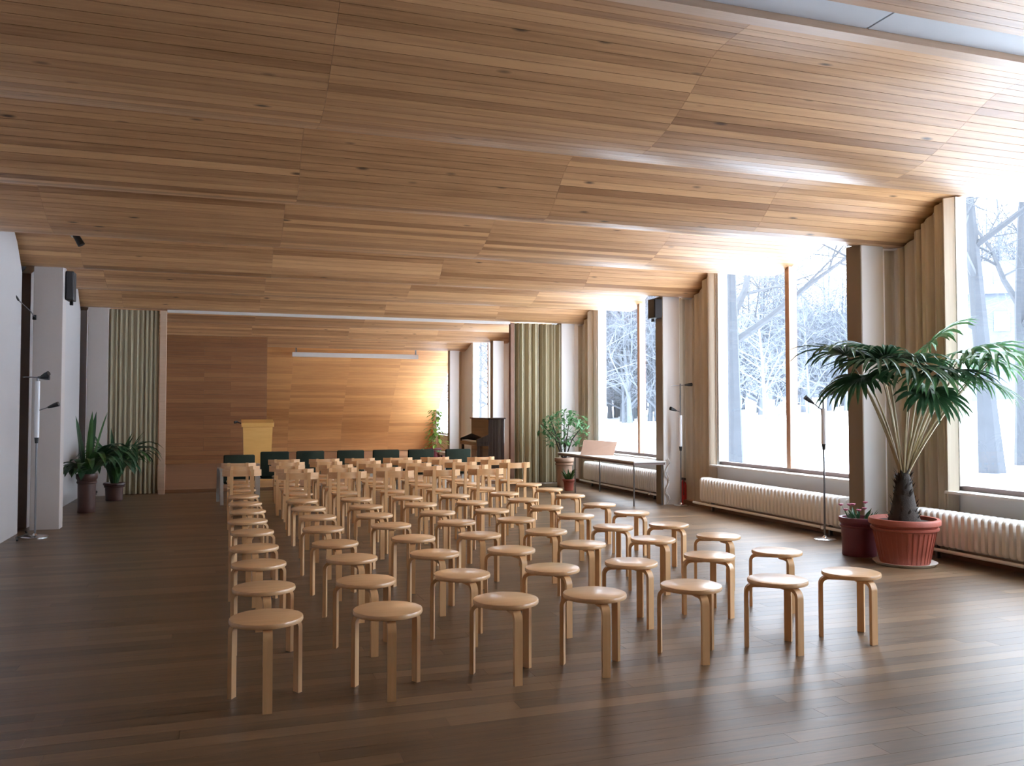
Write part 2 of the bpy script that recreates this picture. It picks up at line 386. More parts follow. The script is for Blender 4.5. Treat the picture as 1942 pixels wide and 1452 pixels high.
# recessed pale strip between the boards, near the camera, with its timber lip
for (a, b) in ((XL - .2, -.9), (-.89, 1.38), (1.39, 3.63), (3.645, 5.9), (5.915, SHX)):
    za, zb = zc(STRIP[0]), zc(STRIP[1])
    MB().add([(a, STRIP[0], za + .012), (b, STRIP[0], za + .012), (b, STRIP[1], zb + .012), (a, STRIP[1], zb + .012),
              (a, STRIP[0], za + .03), (b, STRIP[0], za + .03), (b, STRIP[1], zb + .03), (a, STRIP[1], zb + .03)],
             [(3, 2, 1, 0), (4, 5, 6, 7), (0, 1, 5, 4), (1, 2, 6, 5), (2, 3, 7, 6), (3, 0, 4, 7)]).build('ceiling_panel', M['strip'], ce)
M['lip'] = wood('pale_lip', (0.52, 0.36, 0.25), (0.66, 0.48, 0.35), rough=0.4, attr=False)
MB().add([(x, yy, zc(yy) + dz) for x in (XL - .2, SHX) for yy, dz in ((4.125, -.03), (4.25, -.012), (4.25, .022), (4.125, .03))], [(0, 1, 2, 3), (7, 6, 5, 4), (0, 4, 5, 1), (1, 5, 6, 2), (2, 6, 7, 3), (3, 7, 4, 0)]).build('ceiling_trim', M['lip'], ce)

# ---- stage end wall: the ceiling sweeps down into a boarded wall
bwl = struct(shell(WALLCURVE, .12, .03, XL, SHX).build('wall_back', M['backing']))
rcw = resample(WALLCURVE, 0.13); mb = MB()
SX = [1.0, 2.05, 3.9, 5.6, SHX]
for p, q in zip(rcw[:-1], rcw[1:]):
    for a, b in zip(SX[:-1], SX[1:]):
        strip_board(mb, p, q, a, b, random.random())
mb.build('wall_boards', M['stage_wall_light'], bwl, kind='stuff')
# closer boarded wall left of it
DY = 25.1
dw = struct(MB().box(XL - .1, 1.08, DY + .03, 27.9, .0, 3.7).build('wall_stage_left', M['backing']))
mb = MB(); z = PZ
while z < 3.6:
    xs = [XL - .05, -.6 if int(z * 3) % 2 else .1, 1.08]
    for a, b in zip(xs[:-1], xs[1:]):
        mb.cur = random.random(); mb.box(a + .002, b - .002, DY, DY + .03, z + .002, z + .118)
    z += .12
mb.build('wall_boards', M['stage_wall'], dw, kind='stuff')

# ---- left wall: dark backing with white panels that follow the ceiling, leaving a dark shadow gap
wlft = struct(MB().box(XL - .35, XL - .12, -4, 31, -.1, 4.2).build('wall_left', M['dark']))
for (a, b) in ((-3.9, 3.0), (3.04, 7.45), (8.0, 12.03), (12.55, 16.55), (17.3, 25.0)):
    n = 28; poly = [(a, .0), (b, .0)]
    for i in range(n + 1):
        yy = b - (b - a) * i / n
        edge = min(1, (b - yy) / .5)
        poly.append((yy, zc(yy) - .10 - .10 * (1 - edge) ** 2))
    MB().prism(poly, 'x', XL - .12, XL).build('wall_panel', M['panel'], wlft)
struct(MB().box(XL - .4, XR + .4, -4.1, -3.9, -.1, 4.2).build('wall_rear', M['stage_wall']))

# ---- columns
colx = {0: 7.9, 1: 12.5, 2: 16.95, 3: 21.85, 4: 26.5, -1: 3.3, -2: -1.2}
def column(x0, x1, yc, d=.24, mt='column'):
    z = min(zc(yc - d / 2), zc(yc + d / 2), zc(yc)) + .02
    c = struct(MB().box(x0, x1, yc - d / 2, yc + d / 2, -.01, z).build('column', M[mt], bevel=.006))
    if x0 > 0: MB().box(x0 - .012, x0, yc - d / 2 + .004, yc + d / 2 - .004, .0, z - .005).build('side_panel', M['side_panel'], c, label='brown side facing the room')
    return c
for k in (1, 2, 0, 3, 4, -1, -2): column(6.75, 7.05, colx[k])
for k, yy in ((1, 12.42), (2, 16.95), (0, 7.9 - 40 if False else 0)):
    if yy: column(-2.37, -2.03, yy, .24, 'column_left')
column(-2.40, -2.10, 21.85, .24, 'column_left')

# ---- window wall
bays = [(0.6, 2.52), (3.65, 7.04), (8.17, 11.63), (12.70, 16.16), (17.35, 21.15), (22.4, 25.6), (27.0, 30.4)]
mull = [1.5, 5.33, 9.86, 14.32, 19.2, 24.0, 28.6]
GX = 7.36
wr = MB()
edges = [-4.0] + [e for b in bays for e in b] + [31.1]
for i in range(0, len(edges), 2): wr.box(XR, GX + .12, edges[i], edges[i + 1], -.1, 3.82)
wright = struct(wr.build('wall_right', M['plaster']))
for i, ((a, b), mY) in enumerate(zip(bays, mull)):
    zt = 3.86; zb = .70; dz = .14 if a > 17 else 0
    struct(MB().box(XR, GX + .12, a, b, -.1, .66).build('wall_right_apron', M['plaster']))
    w = struct(MB().box(XR - .13, GX + .02, a, b, .66, .685).build('window_%d' % (i + 1), M['white']))     # sill board is the window's own mesh
    MB().box(GX - .03, GX + .05, a, b, .685, .735).build('bottom_rail', M['frame_dark'], w)
    MB().box(GX - .05, GX + .05, a, b, zt - .08, zt).build('top_rail', M['frame'], w)
    MB().box(GX - .10, GX + .05, a, a + .06, .735, zt - .08).build('jamb', M['white'], w)
    MB().box(GX - .09, GX + .05, b - .07, b, .735, zt - .08).build('jamb', M['white'], w)
    MB().box(GX - .07, GX + .05, mY - .045, mY + .045, .735, zt - .08).build('mullion', M['frame'], w)
    MB().box(GX, GX + .006, a + .06, mY - .045, .735, zt - .08).build('pane', M['glass'], w)
    MB().box(GX, GX + .006, mY + .045, b - .07, .735, zt - .08).build('pane', M['glass'], w)
struct(MB().box(XL - .4, GX + .12, -4.2, 31.2, 3.86, 4.2).build('trim_1', M['plaster']))     # roof edge above the windows
struct(MB().box(7.10, XR, -3.9, PODY, 0, .07).build('baseboard_right', M['base_brown']))

# ================================================================== THE GROUND OUTSIDE
def gz(x, y):
    d = max(0, x - 7.5); return -.30 + .012 * d + .0007 * d * d
mb = MB(); nx, ny = 16, 30; vs = []; fs = []
for i in range(nx + 1):
    for j in range(ny + 1):
        x = 7.42 + (i / nx) ** 2 * 230; yy = -90 + j * 12.0; vs.append((x, yy, gz(x, yy)))
for i in range(nx):
    for j in range(ny):
        a = i * (ny + 1) + j; fs.append((a, a + ny + 1, a + ny + 2, a + 1))
struct(mb.add(vs, fs).build('snow_ground', M['snow'], smooth=True))

# ================================================================== STOOLS
def lleg(mb, ang, R=.209, top=.410, w=.047, th=.024, r=.06):
    """bent L-leg: foot, straight shank, knee, horizontal tongue under the seat"""
    ca, sa = math.cos(ang), math.sin(ang); rad = Vector((ca, sa, 0)); side = (-sa, ca, 0)
    path = []
    for z in (0.0, .18, top - r): path.append((rad * R + Vector((0, 0, z)), -rad))
    for i in range(1, 7):
        t = PI / 2 * i / 6
        p = rad * (R - r + r * math.cos(t)) + Vector((0, 0, top - r + r * math.sin(t)))
        path.append((p, -(rad * math.cos(t) + Vector((0, 0, 1)) * math.sin(t))))
    path.append((rad * .06 + Vector((0, 0, top)), Vector((0, 0, -1))))
    return mb.sweep(path, side, w, th)
seat_prof = [(0.0001, .411), (.178, .411), (.187, .414), (.190, .420), (.190, .430), (.187, .438), (.178, .441), (0.0001, .441)]
SEAT = MB().lathe(seat_prof, 40, close=False).mesh('seat', M['birch'], smooth=True)
LEG = [lleg(MB(), math.radians(a)).mesh('leg', M['birch_leg'], smooth=True) for a in (-90, 149, 30)]
def make_stool(label, loc, rz):
    t = thing('stool', label, 'stool', loc, rz, 'birch stools in rows')
    link('seat', SEAT, t)
    for l in LEG: link('leg', l, t)
    return t
R1 = [[(0.21, 4.70), (0.85, 4.68), (1.54, 4.71), (2.09, 4.69), (2.76, 4.72), (3.38, 4.70), (4.00, 4.75)],
      [(0.23, 5.51), (0.86, 5.52), (1.50, 5.53), (2.15, 5.54), (2.77, 5.57), (3.46, 5.65), (4.06, 5.65)],
      [(0.23, 6.36), (0.89, 6.39), (1.52, 6.40), (2.13, 6.38), (2.78, 6.47), (3.45, 6.52), (4.08, 6.51)],
      [(0.22, 7.13), (0.86, 7.15), (1.53, 7.23), (2.12, 7.23), (2.76, 7.26), (3.46, 7.33), (4.03, 7.30)],
      [(0.23, 8.05), (0.86, 8.06), (1.50, 8.10), (2.15, 8.13), (2.77, 8.14), (3.46, 8.23), (4.13, 8.29)],
      [(0.21, 8.86), (0.90, 8.97), (1.48, 8.94), (2.16, 8.96), (2.77, 8.96), (3.45, 9.06), (4.13, 9.12)],
      [(0.23, 9.72), (0.88, 9.80), (1.52, 9.78), (2.16, 9.80), (2.79, 9.82), (3.47, 9.92), (4.21, 10.20)],
      [(0.22, 10.55), (0.88, 10.64), (1.53, 10.62), (2.17, 10.62), (2.80, 10.66), (3.50, 10.76), (4.27, 11.12)],
      [(0.22, 11.45), None, None, None, None, None, (4.27, 11.95)]]
front_rot = [0, -4, 2, -5, -6, 5, 2]
rs = random.Random(5)
for r, rowp in enumerate(R1):
    for c, p in enumerate(rowp):
        if p is None: continue
        rz = front_rot[c] if r == 0 else rs.uniform(-14, 14) + (8 if c > 3 else 0)
        rown = 'front row' if r == 0 else '%s row from the front' % ORD[r + 1]
        filen = {0: 'at the left end', 6: 'at the right end', 3: 'in the middle'}.get(c, '%s from the left' % ORD[c + 1] if c < 3 else '%s from the right' % ORD[7 - c])
        if r == 8: lab = 'round birch stool just before the first chair of the %s file' % ('leftmost' if c == 0 else 'rightmost')
        else: lab = 'round birch stool, %s, %s' % (rown, filen)
        make_stool(lab, (p[0], p[1], 0), math.radians(rz))

# ================================================================== CHAIRS (low curved back rail), facing the stage
def chair_meshes():
    m = {}
    m['seat'] = SEAT
    m['front'] = [lleg(MB(), math.radians(a), w=.045).mesh('leg', M['birch_leg'], smooth=True) for a in (45, 135)]
    back = []
    for s in (-1, 1):
        mbk = MB(); path = []
        for z, yb in ((0, -.215), (.2, -.200), (.42, -.190), (.60, -.200), (.725, -.215)):
            path.append(((s * .135, yb, z), (0, -1, 0)))
        mbk.sweep(path, (1, 0, 0), .042, .024); back.append(mbk.mesh('back_leg', M['birch_leg']))
    m['back'] = back
    mbk = MB(); path = []
    for i in range(13):
        a = -1 + 2 * i / 12; x = a * .255; yb = -.213 + .10 * a * a
        path.append(((x, yb, .675), Vector((-.55 * a * .6, 1, 0)).normalized()))
    mbk.sweep(path, (0, 0, 1), .085, .018); m['rail'] = mbk.mesh('backrest', M['birch'], smooth=True)
    mbk = MB().tube([(-.15, -.19, .40), (0, -.17, .40), (.15, -.19, .40)], .013, 6); m['cross'] = mbk.mesh('seat_rail', M['birch_leg'])
    return m
CM = chair_meshes()
def make_chair(label, loc, rz):
    t = thing('side_chair', label, 'chair', loc, rz, 'birch chairs behind the stools')
    link('seat', CM['seat'], t)
    for q in CM['front']: link('leg', q, t)
    for q in CM['back']: link('back_leg', q, t)
    link('backrest', CM['rail'], t); link('seat_rail', CM['cross'], t)
    return t
FX = [.22, .89, 1.53, 2.16, 2.79, 3.47, 4.24]
CYS = {c: [11.52, 12.32, 13.12, 13.92, 14.72] for c in range(1, 6)}
CYS[0] = [12.32, 13.12, 13.95]; CYS[6] = [12.70, 13.62, 14.45]
for c in range(7):
    for k, yy in enumerate(CYS[c]):
        fn = {0: 'leftmost file', 6: 'rightmost file', 3: 'middle file'}.get(c, 'file %s from left' % ORD[c + 1] if c < 3 else 'file %s from right' % ORD[7 - c])
        lab = 'birch chair with curved back rail, %s in the %s' % ('nearest' if k == 0 else ('%s' % ORD[k + 1] if k < len(CYS[c]) - 1 else 'last'), fn)
        make_chair(lab, (FX[c] + rs.uniform(-.03, .03), yy + rs.uniform(-.04, .04), 0), math.radians(rs.uniform(-5, 5)))

# ================================================================== DARK GREEN ARMCHAIRS in front of the podium
def arm_meshes():
    m = {}
    m['back'] = MB().box(-.245, .245, -.29, -.20, .36, .80).mesh('backrest', M['green'], bevel=.022, smooth=True)
    m['seat'] = MB().box(-.245, .245, -.24, .27, .33, .45).mesh('seat', M['green'], bevel=.03, smooth=True)
    fr = []
    for s in (-1, 1):
        path = [(s * .275, .30, .0), (s * .275, .285, .30), (s * .275, .27, .52), (s * .275, .22, .575), (s * .275, .0, .585), (s * .275, -.20, .575), (s * .275, -.27, .53), (s * .275, -.30, .30), (s * .275, -.36, .0)]
        mb = MB(); pts = [Vector(p) for p in path]; pp = []
        for i, p in enumerate(pts):
            d = (pts[min(i + 1, 8)] - pts[max(i - 1, 0)]).normalized(); n = Vector((1, 0, 0)).cross(d); pp.append((p, n))
        mb.sweep(pp, (1, 0, 0), .05, .022); fr.append(mb.mesh('arm_frame', M['pale_frame'], smooth=True))
    m['frame'] = fr
    m['bar'] = MB().box(-.26, .26, -.02, .02, .30, .34).mesh('seat_rail', M['pale_frame'])
    return m
AM = arm_meshes()
AX = [(.18, 14.95, 6), (.82, 15.95, 0), (1.44, 16.0, 0), (2.16, 16.05, 2), (2.83, 16.05, -2), (3.47, 16.0, 0), (4.15, 15.9, 3)]
for i, (x, yy, r) in enumerate(AX):
    lab = 'dark green padded armchair below the podium, ' + ['at the left end, seen beside the aisle', 'second from the left', 'third from the left', 'in the middle of the row', 'third from the right', 'second from the right', 'at the right end nearest the piano'][i]
    t = thing('armchair', lab, 'armchair', (x, yy, 0), math.radians(r), 'green armchairs before the podium')
    link('backrest', AM['back'], t); link('seat', AM['seat'], t); link('seat_rail', AM['bar'], t)
    for q in AM['frame']: link('arm_frame', q, t)

# ================================================================== CURTAINS
def curtain_sheet(p_of_u, n, z0, ztop, nz=6, th=.006):
    """p_of_u(u) -> (x, y); a hanging pleated sheet with thickness"""
    vs = []; fs = []; pts = [p_of_u(i / n) for i in range(n + 1)]
    for lay in (0, 1):
        for i, (x, y) in enumerate(pts):
            a = pts[max(i - 1, 0)]; b = pts[min(i + 1, n)]; tx, ty = b[0] - a[0], b[1] - a[1]; L = math.hypot(tx, ty) or 1
            ox, oy = -ty / L * th * lay, tx / L * th * lay; zt = ztop(y) if callable(ztop) else ztop
            for k in range(nz + 1): vs.append((x + ox, y + oy, z0 + (zt - z0) * k / nz))
    m = nz + 1; N = (n + 1) * m
    for i in range(n):
        for k in range(nz):
            a = i * m + k; fs.append((a, a + m, a + m + 1, a + 1)); fs.append((N + a, N + a + 1, N + a + m + 1, N + a + m))
        fs.append((i * m, N + i * m, N + (i + 1) * m, (i + 1) * m)); q = nz; fs.append((i * m + q, (i + 1) * m + q, N + (i + 1) * m + q, N + i * m + q))
    for i in (0, n):
        for k in range(nz):
            a = i * m + k; fs.append((a, a + 1, N + a + 1, N + a))
    return MB().add(vs, fs)
def window_curtain(y0, y1, label, folds=6, x=7.16, amp=.045, mat='curtain', seed=1, z0=.03):
    r = random.Random(seed); ph = [r.uniform(-.5, .5) for _ in range(folds + 2)]; am = [r.uniform(.6, 1.25) for _ in range(folds + 2)]
    def p(u):
        f = u * folds; q = math.cos(2 * PI * f + ph[0] + .9 * math.sin(2 * PI * u * 1.7 + ph[1])) * .7 + .45 * math.cos(2 * PI * f * 1.63 + ph[2])
        return (x + .05 + amp * q, y0 + (y1 - y0) * u + .02 * math.sin(2 * PI * f * .5 + ph[1]))
    o = curtain_sheet(p, folds * 10, z0, lambda yy: zc(yy) - .03).build('curtain', M[mat], smooth=True)
    tag(o, label, 'curtain', 'beige curtains along the window wall'); return o
window_curtain(6.96, 7.93, 'tall beige curtain bunched behind the palm, by the nearest column', 7, seed=2)
window_curtain(11.60, 12.64, 'tall beige curtain beside the fire extinguisher, by the second column', 6, seed=4)
window_curtain(16.3, 17.0, 'narrow beige curtain behind the leafy ficus and pale column', 4, seed=6)
window_curtain(21.2, 21.7, 'far curtain gathered behind the dark piano on the podium', 4, seed=8, z0=PZ + .02)
window_curtain(26.9, 27.9, 'farthest curtain at the boarded end wall', 6, seed=9, z0=PZ + .02)
#window_curtain(2.45, 3.35, 'curtain on the window wall beside the camera, outside the view', 6, seed=12)
def pleated(x0, x1, y, zt, label, seed, n_fold, amp=.06, regular=True):
    r = random.Random(seed); am = [r.uniform(.6, 1.2) for _ in range(n_fold + 2)]
    def p(u):
        f = u * n_fold; w = math.cos(2 * PI * f + (1.0 if regular else 1.8) * math.sin(2 * PI * u * 1.9 + seed)) * .75 + (.25 if regular else .45) * math.cos(2 * PI * f * 1.71 + seed * 2)
        return (x0 + (x1 - x0) * u, y + amp * w)
    t = thing('partition_curtain', label, 'curtain', (0, 0, 0), 0, 'olive partition curtains drawn to the sides')
    curtain_sheet(p, n_fold * 14, .02, zt).build('drape', M['curtain_olive'], t, smooth=True)
    return t
pl = pleated(-2.12, -1.19, 16.86, 3.36, 'olive pleated partition curtain stacked at the left side of the podium', 3, 11, .03)
MB().box(-1.17, -1.06, 16.80, 16.92, .0, 3.36).build('lead_post', M['lip'], pl, label='pale wooden leading post')
pr = pleated(5.70, 6.74, 16.86, 3.36, 'olive draped partition curtain at the right side, beside the piano', 5, 8, .065, False)
MB().box(5.60, 5.68, 16.80, 16.92, .0, 3.36).build('lead_post', M['base_brown'], pr, label='dark leading edge')
ra = MB().box(-1.05, 5.59, 16.80, 16.90, 3.33, 3.40).build('curtain_rail', M['white']); tag(ra, 'long white partition curtain rail under the ceiling at the podium edge', 'rail')

# ================================================================== RADIATORS
def radiator(y0, y1, label, x0=6.90, x1=7.10, z0=.14, z1=.50, pitch=.078):
    t = thing('radiator', label, 'radiator', (0, y0, 0), 0, 'white sectional radiators under the windows')
    w = pitch * .66; mb = MB(); xm = (x0 + x1) / 2
    prof = [(x0 + .02, z0), (x1 - .02, z0), (x1, z0 + .03), (x1, z1 - .03), (x1 - .03, z1), (x0 + .03, z1), (x0, z1 - .035), (x0, z0 + .03)]
    mb.prism(prof, 'y', -w / 2, w / 2)
    sec = mb.mesh('section', M['radiator'], bevel=.016, smooth=True)
    n = int((y1 - y0) / pitch)
    for i in range(n): link('section', sec, t, loc=(0, pitch * (i + .5), 0))
    MB().tube([(xm, 0, z1 - .05), (xm, n * pitch, z1 - .05)], .022).build('header', M['radiator'], t, smooth=True)
    MB().tube([(xm, 0, z0 + .05), (xm, n * pitch, z0 + .05)], .022).build('header', M['radiator'], t, smooth=True)
    for q in (.3, (y1 - y0) - .3): MB().box(xm - .02, xm + .02, q, q + .03, .0, z0 + .02).build('foot', M['steel'], t)
    MB().tube([(x0 + .02, -.2, .10), (x0 + .02, n * pitch + .2, .10)], .018).build('pipe', M['radiator'], t, smooth=True)
    vv = MB().lathe([(.012, -.03), (.028, -.02), (.028, .02), (.012, .03)], 10, (x0 + .02, .35, .10)); vv.build('valve', M['chrome'], t, smooth=True)
    return t
radiator(4.3, 7.30, 'white sectional radiator beside the big palm pot, nearest the camera')
radiator(8.35, 11.60, 'white sectional radiator behind the slim floor stand, under the middle window')
radiator(12.85, 16.10, 'white sectional radiator behind the long pale table')

# ================================================================== PLANTS
def pot(t, r0, r1, h, mat, rim=.03, name='pot', flutes=0):
    prof = [(0.0005, 0.0), (r0, 0.0), (r0 + .005, .01)]
    for i in range(1, 6): prof.append((r0 + (r1 - rim - r0) * i / 5, h * .74 * i / 5))
    prof += [(r1 - rim * .3, h * .76), (r1 - rim * .2, h * .80), (r1 - rim * .7, h * .815), (r1 - rim * .5, h * .85), (r1 + rim * .2, h * .88), (r1 + rim * .25, h * .97), (r1, h), (r1 - .03, h), (r1 - .04, h - .05), (.0005, h - .05)]
    o = MB().lathe(prof, 40, close=False).build(name, mat, t, smooth=True)
    MB().lathe([(.0005, h - .05), (r1 - .042, h - .05), (r1 - .05, h - .035), (.0005, h - .03)], 24, close=False).build('soil', M['soil'], t)
    if flutes:
        mb = MB()
        for i in range(flutes):
            a = 2 * PI * i / flutes; ca, sa = math.cos(a), math.sin(a)
            rr = lambda k: (r0 + (r1 - rim - r0) * k + .001)
            mb.tube([((rr(.05)) * ca, rr(.05) * sa, h * .74 * .05), (rr(.97) * ca, rr(.97) * sa, h * .74 * .97)], .007, 4)
        mb.build('flute', mat, t, kind='stuff')
    return o
def blade(mb, base, d0, length, w, droop, n=5, fold=.25, up=Vector((0, 0, 1)), twist=0.0):
    """one leaf strip: starts at base along d0 and bends down; V-folded"""
    p = Vector(base); d = Vector(d0).normalized(); rows_ = []
    for i in range(n + 1):
        t = i / n; side = d.cross(up); side = side.normalized() if side.length > 1e-4 else Vector((1, 0, 0))
        if twist: side = Matrix.Rotation(twist, 3, d) @ side
        nrm = side.cross(d).normalized(); ww = w * (math.sin(PI * min(1, .12 + .88 * t)) ** .6 if t < 1 else 0.02) * .5
        rows_.append([p - side * ww + nrm * ww * fold, p.copy(), p + side * ww + nrm * ww * fold])
        st = length / n; p = p + d * st; d = (d + Vector((0, 0, -droop * st / length * (0.4 + 1.6 * t)))).normalized()
    vs = [v for r_ in rows_ for v in r_]; fs = []
    for i in range(n):
        a = i * 3; fs += [(a, a + 1, a + 4, a + 3), (a + 1, a + 2, a + 5, a + 4)]
    mb.add(vs, fs)
# --- large fan palm
PB = Vector((6.42, 6.85, 0))
pt = thing('potted_fan_palm', 'tall fan palm in a big terracotta pot before the nearest column', 'plant', PB)
dish = MB().lathe([(.0005, .0), (.27, .0), (.30, .03), (.29, .03), (.26, .012), (.0005, .012)], 30, close=False).build('saucer', M['ivory'], pt, smooth=True, label='pale saucer')
po = MB(); pot(pt, .225, .325, .44, M['terracotta'], .035, flutes=34)
for ch in pt.children:
    if ch.name.split('.')[0] in ('pot', 'soil', 'flute'): ch.location.z = .014
trp = [(.15, .38), (.15, .44), (.125, .52), (.105, .62), (.085, .74), (.068, .84), (.045, .92), (.0005, .95)]
MB().lathe(trp, 16, close=False).build('trunk', M['bark'], pt, smooth=True)
rp = random.Random(21)
ring = MB()
for i in range(70):
    z = rp.uniform(.42, .9); a = rp.uniform(0, 2 * PI); r = .14 - (z - .42) * .17; d = Vector((math.cos(a) * .6, math.sin(a) * .6, 1))
    blade(ring, (r * math.cos(a), r * math.sin(a), z), d, .07, .03, 0, 2)
ring.build('trunk_fibres', M['bark'], pt, kind='stuff')
def fan(hub, az, pitch, size, nseg=21, mat='palm', spread=115, base_az=None, droop=1.4, wid=.05):
    hub = Vector(hub); out = Vector((math.cos(az), math.sin(az), 0))
    st = Vector((.03 * math.cos(az), .03 * math.sin(az), .88)); mid = st.lerp(hub, .5) + Vector((0, 0, .12)) - out * .05
    pts = []
    for i in range(9):
        t = i / 8; pts.append(st * (1 - t) ** 2 + mid * 2 * t * (1 - t) + hub * t * t)
    fr = MB(); fr.tube(pts, [.013 - .006 * i / 8 for i in range(9)], 6)
    stalk = fr.build('leaf_stalk', M['stem'], pt, smooth=True)
    mb = MB()
    dirv = (out * math.cos(pitch) + Vector((0, 0, math.sin(pitch)))).normalized()
    side = Vector((-math.sin(az), math.cos(az), 0)); nrm = side.cross(dirv) * -1
    if nrm.z < 0: nrm = -nrm
    for i in range(nseg):
        a = math.radians(-spread + 2 * spread * i / (nseg - 1)) + rp.uniform(-.04, .04)
        d = dirv * math.cos(a) + side * math.sin(a) + nrm * .18
        L = size * (1 - .28 * (abs(a) / math.radians(spread)) ** 2) * rp.uniform(.88, 1.08)
        blade(mb, hub, d, L, wid * rp.uniform(.85, 1.15), droop * rp.uniform(.7, 1.35), 6, .35, up=nrm)
    mb.build('fan_leaf', M[mat], stalk, smooth=False)
rad = math.radians
fans = [((-.62, .05, 2.06), 178, .25, .60, 'palm_dark'), ((-.52, -.25, 1.98), 205, .0, .60, 'palm_dark'), ((-.36, .10, 1.86), 165, -.3, .52, 'palm_dark'),
        ((-.30, -.42, 1.92), 235, -.15, .56, 'palm_dark'), ((-.08, -.48, 1.84), 262, -.2, .54, 'palm'), ((.12, -.42, 1.90), 285, -.1, .54, 'palm_dark'),
        ((.28, -.55, 2.06), 300, .2, .66, 'palm'), ((.40, -.30, 2.00), 318, .1, .58, 'palm'), ((.20, -.15, 2.16), 325, .7, .56, 'palm'),
        ((-.18, .15, 2.12), 120, .35, .5, 'palm_dark'), ((.30, -.80, 2.02), 292, .0, .66, 'palm'), ((.10, -.25, 1.74), 300, -.6, .46, 'palm'),
        ((-.55, -.05, 1.84), 190, -.5, .54, 'palm_dark'), ((.34, -.52, 1.84), 305, -.45, .56, 'palm'), ((-.34, -.15, 2.02), 200, .35, .58, 'palm_dark'),
        ((-.14, -.3, 1.98), 225, .2, .55, 'palm_dark'), ((.0, -.35, 1.70), 250, -.6, .46, 'palm_dark'), ((.44, -.62, 1.96), 312, -.2, .60, 'palm')]
for h_, az, pi_, sz, mt in fans: fan(h_, rad(az), pi_, sz, mat=mt)

# --- dark planter with pink flowers behind it
t = thing('flower_planter', 'dark red planter with small pink flowers behind the palm pot', 'plant', (6.36, 7.42, 0))
pot(t, .17, .20, .40, M['terracotta_dark'], .02)
mb = MB(); mf = MB()
for i in range(26):
    a = rp.uniform(0, 2 * PI); r = rp.uniform(0, .16); b = Vector((r * math.cos(a), r * math.sin(a), .36))
    blade(mb, b, (math.cos(a) * .5, math.sin(a) * .5, 1), rp.uniform(.08, .16), .03, .6, 3)
mb.build('foliage', M['palm_dark'], t, kind='stuff')
for i in range(7):
    a = rp.uniform(0, 2 * PI); r = rp.uniform(.03, .17); c = (r * math.cos(a) - .06, r * math.sin(a), rp.uniform(.46, .54))
    MB().lathe([(.0005, 0), (.018, .008), (.028, .022), (.016, .02), (.0005, .012)], 7, c, close=False).build('flower', M['pink'], t)

# --- ficus by the table
t = thing('potted_ficus', 'bushy ficus in a tan pot at the far end of the pale table', 'plant', (6.45, 15.95, 0))
pot(t, .14, .19, .58, M['tan_pot'], .03)
for i in range(7):
    a = i * .9; top = (.45 * math.cos(a), .45 * math.sin(a), 1.25 + .2 * math.sin(i * 2.1))
    if i == 0: top = (0, 0, 1.5)
    MB().tube([(0.02 * math.cos(a), .02 * math.sin(a), .54), (top[0] * .4, top[1] * .4, .95), top], [.016, .012, .006], 6).build('branch', M['bark'], t)
mb = MB()
for i in range(330):
    th = rp.uniform(0, 2 * PI); ph = math.acos(rp.uniform(-.85, 1)); r = .52 * rp.uniform(.35, 1) ** .5
    p = Vector((r * math.sin(ph) * math.cos(th), r * math.sin(ph) * math.sin(th) - .02, 1.15 + .42 * r / .5 * math.cos(ph)))
    if p.x > .62: continue
    blade(mb, p, (rp.uniform(-1, 1), rp.uniform(-1, 1), rp.uniform(-.7, .5)), rp.uniform(.10, .15), rp.uniform(.05, .075), .7, 3, .2)
mb.build('foliage', M['ficus'], t, kind='stuff')
t = thing('small_potted_plant', 'small red flowerpot on the floor beside the tan ficus pot', 'plant', (6.22, 15.15, 0))
pot(t, .085, .12, .22, M['terracotta'], .02)
mb = MB()
for i in range(22):
    a = rp.uniform(0, 2 * PI); blade(mb, (.05 * math.cos(a), .05 * math.sin(a), .18), (math.cos(a) * .5, math.sin(a) * .5, 1), rp.uniform(.15, .3), .035, .9, 4)
mb.build('foliage', M['fern'], t, kind='stuff')

# --- left plants
t = thing('potted_fern', 'dark sword fern in a tall brown pot beside the left column', 'plant', (-1.98, 14.2, 0))
pot(t, .12, .145, .58, M['brown_pot'], .02)
for i in range(70):
    a = rp.uniform(0, 2 * PI) if i > 4 else [-.2, .35, 1.3, -1.2, 2.4][i]
    mb = MB(); ca, sa = math.cos(a), math.sin(a); near_wall = ca < 0
    if i < 5: blade(mb, (.04 * ca, .04 * sa, .52), (ca * .22, sa * .25, 1), rp.uniform(.85, 1.05), .085, .3, 6, .3)
    else: blade(mb, (.06 * ca, .06 * sa, .52), (ca * (.5 if near_wall else .55), sa * .6, rp.uniform(.7, 1.5)), rp.uniform(.7, 1.05) * (.48 if near_wall else 1), .12, rp.uniform(2.2, 3.8), 8, .3)
    mb.build('frond', M['fern'] if i % 3 == 0 else M['palm_dark'], t)
t = thing('potted_fern', 'low drooping fern on the floor before the left partition curtain', 'plant', (-1.80, 15.95, 0))
pot(t, .13, .17, .30, M['brown_pot'], .025)
for i in range(96):
    a = rp.uniform(0, 2 * PI); mb = MB(); ca, sa = math.cos(a), math.sin(a); k = .7 if (ca < -.3 or sa > .5) else 1
    if i < 10: blade(mb, (.04 * ca, .04 * sa, .26), (ca * .35, sa * .3, 1), rp.uniform(.85, 1.08), .075, .9, 6, .3)
    else: blade(mb, (.05 * ca, .05 * sa, .26), (ca * .34 * k, sa * .4 * k, rp.uniform(.9, 1.7)), rp.uniform(.7, 1.25) * (.55 + .45 * k), .11, rp.uniform(2.6, 4.0), 8, .3)
    mb.build('frond', M['fern'] if i % 3 == 0 else M['palm_dark'], t)
t = thing('flower_pot', 'small dark pot on the floor between the two left ferns', 'pot', (-2.12, 15.3, 0))
pot(t, .10, .14, .22, M['soil'], .02)

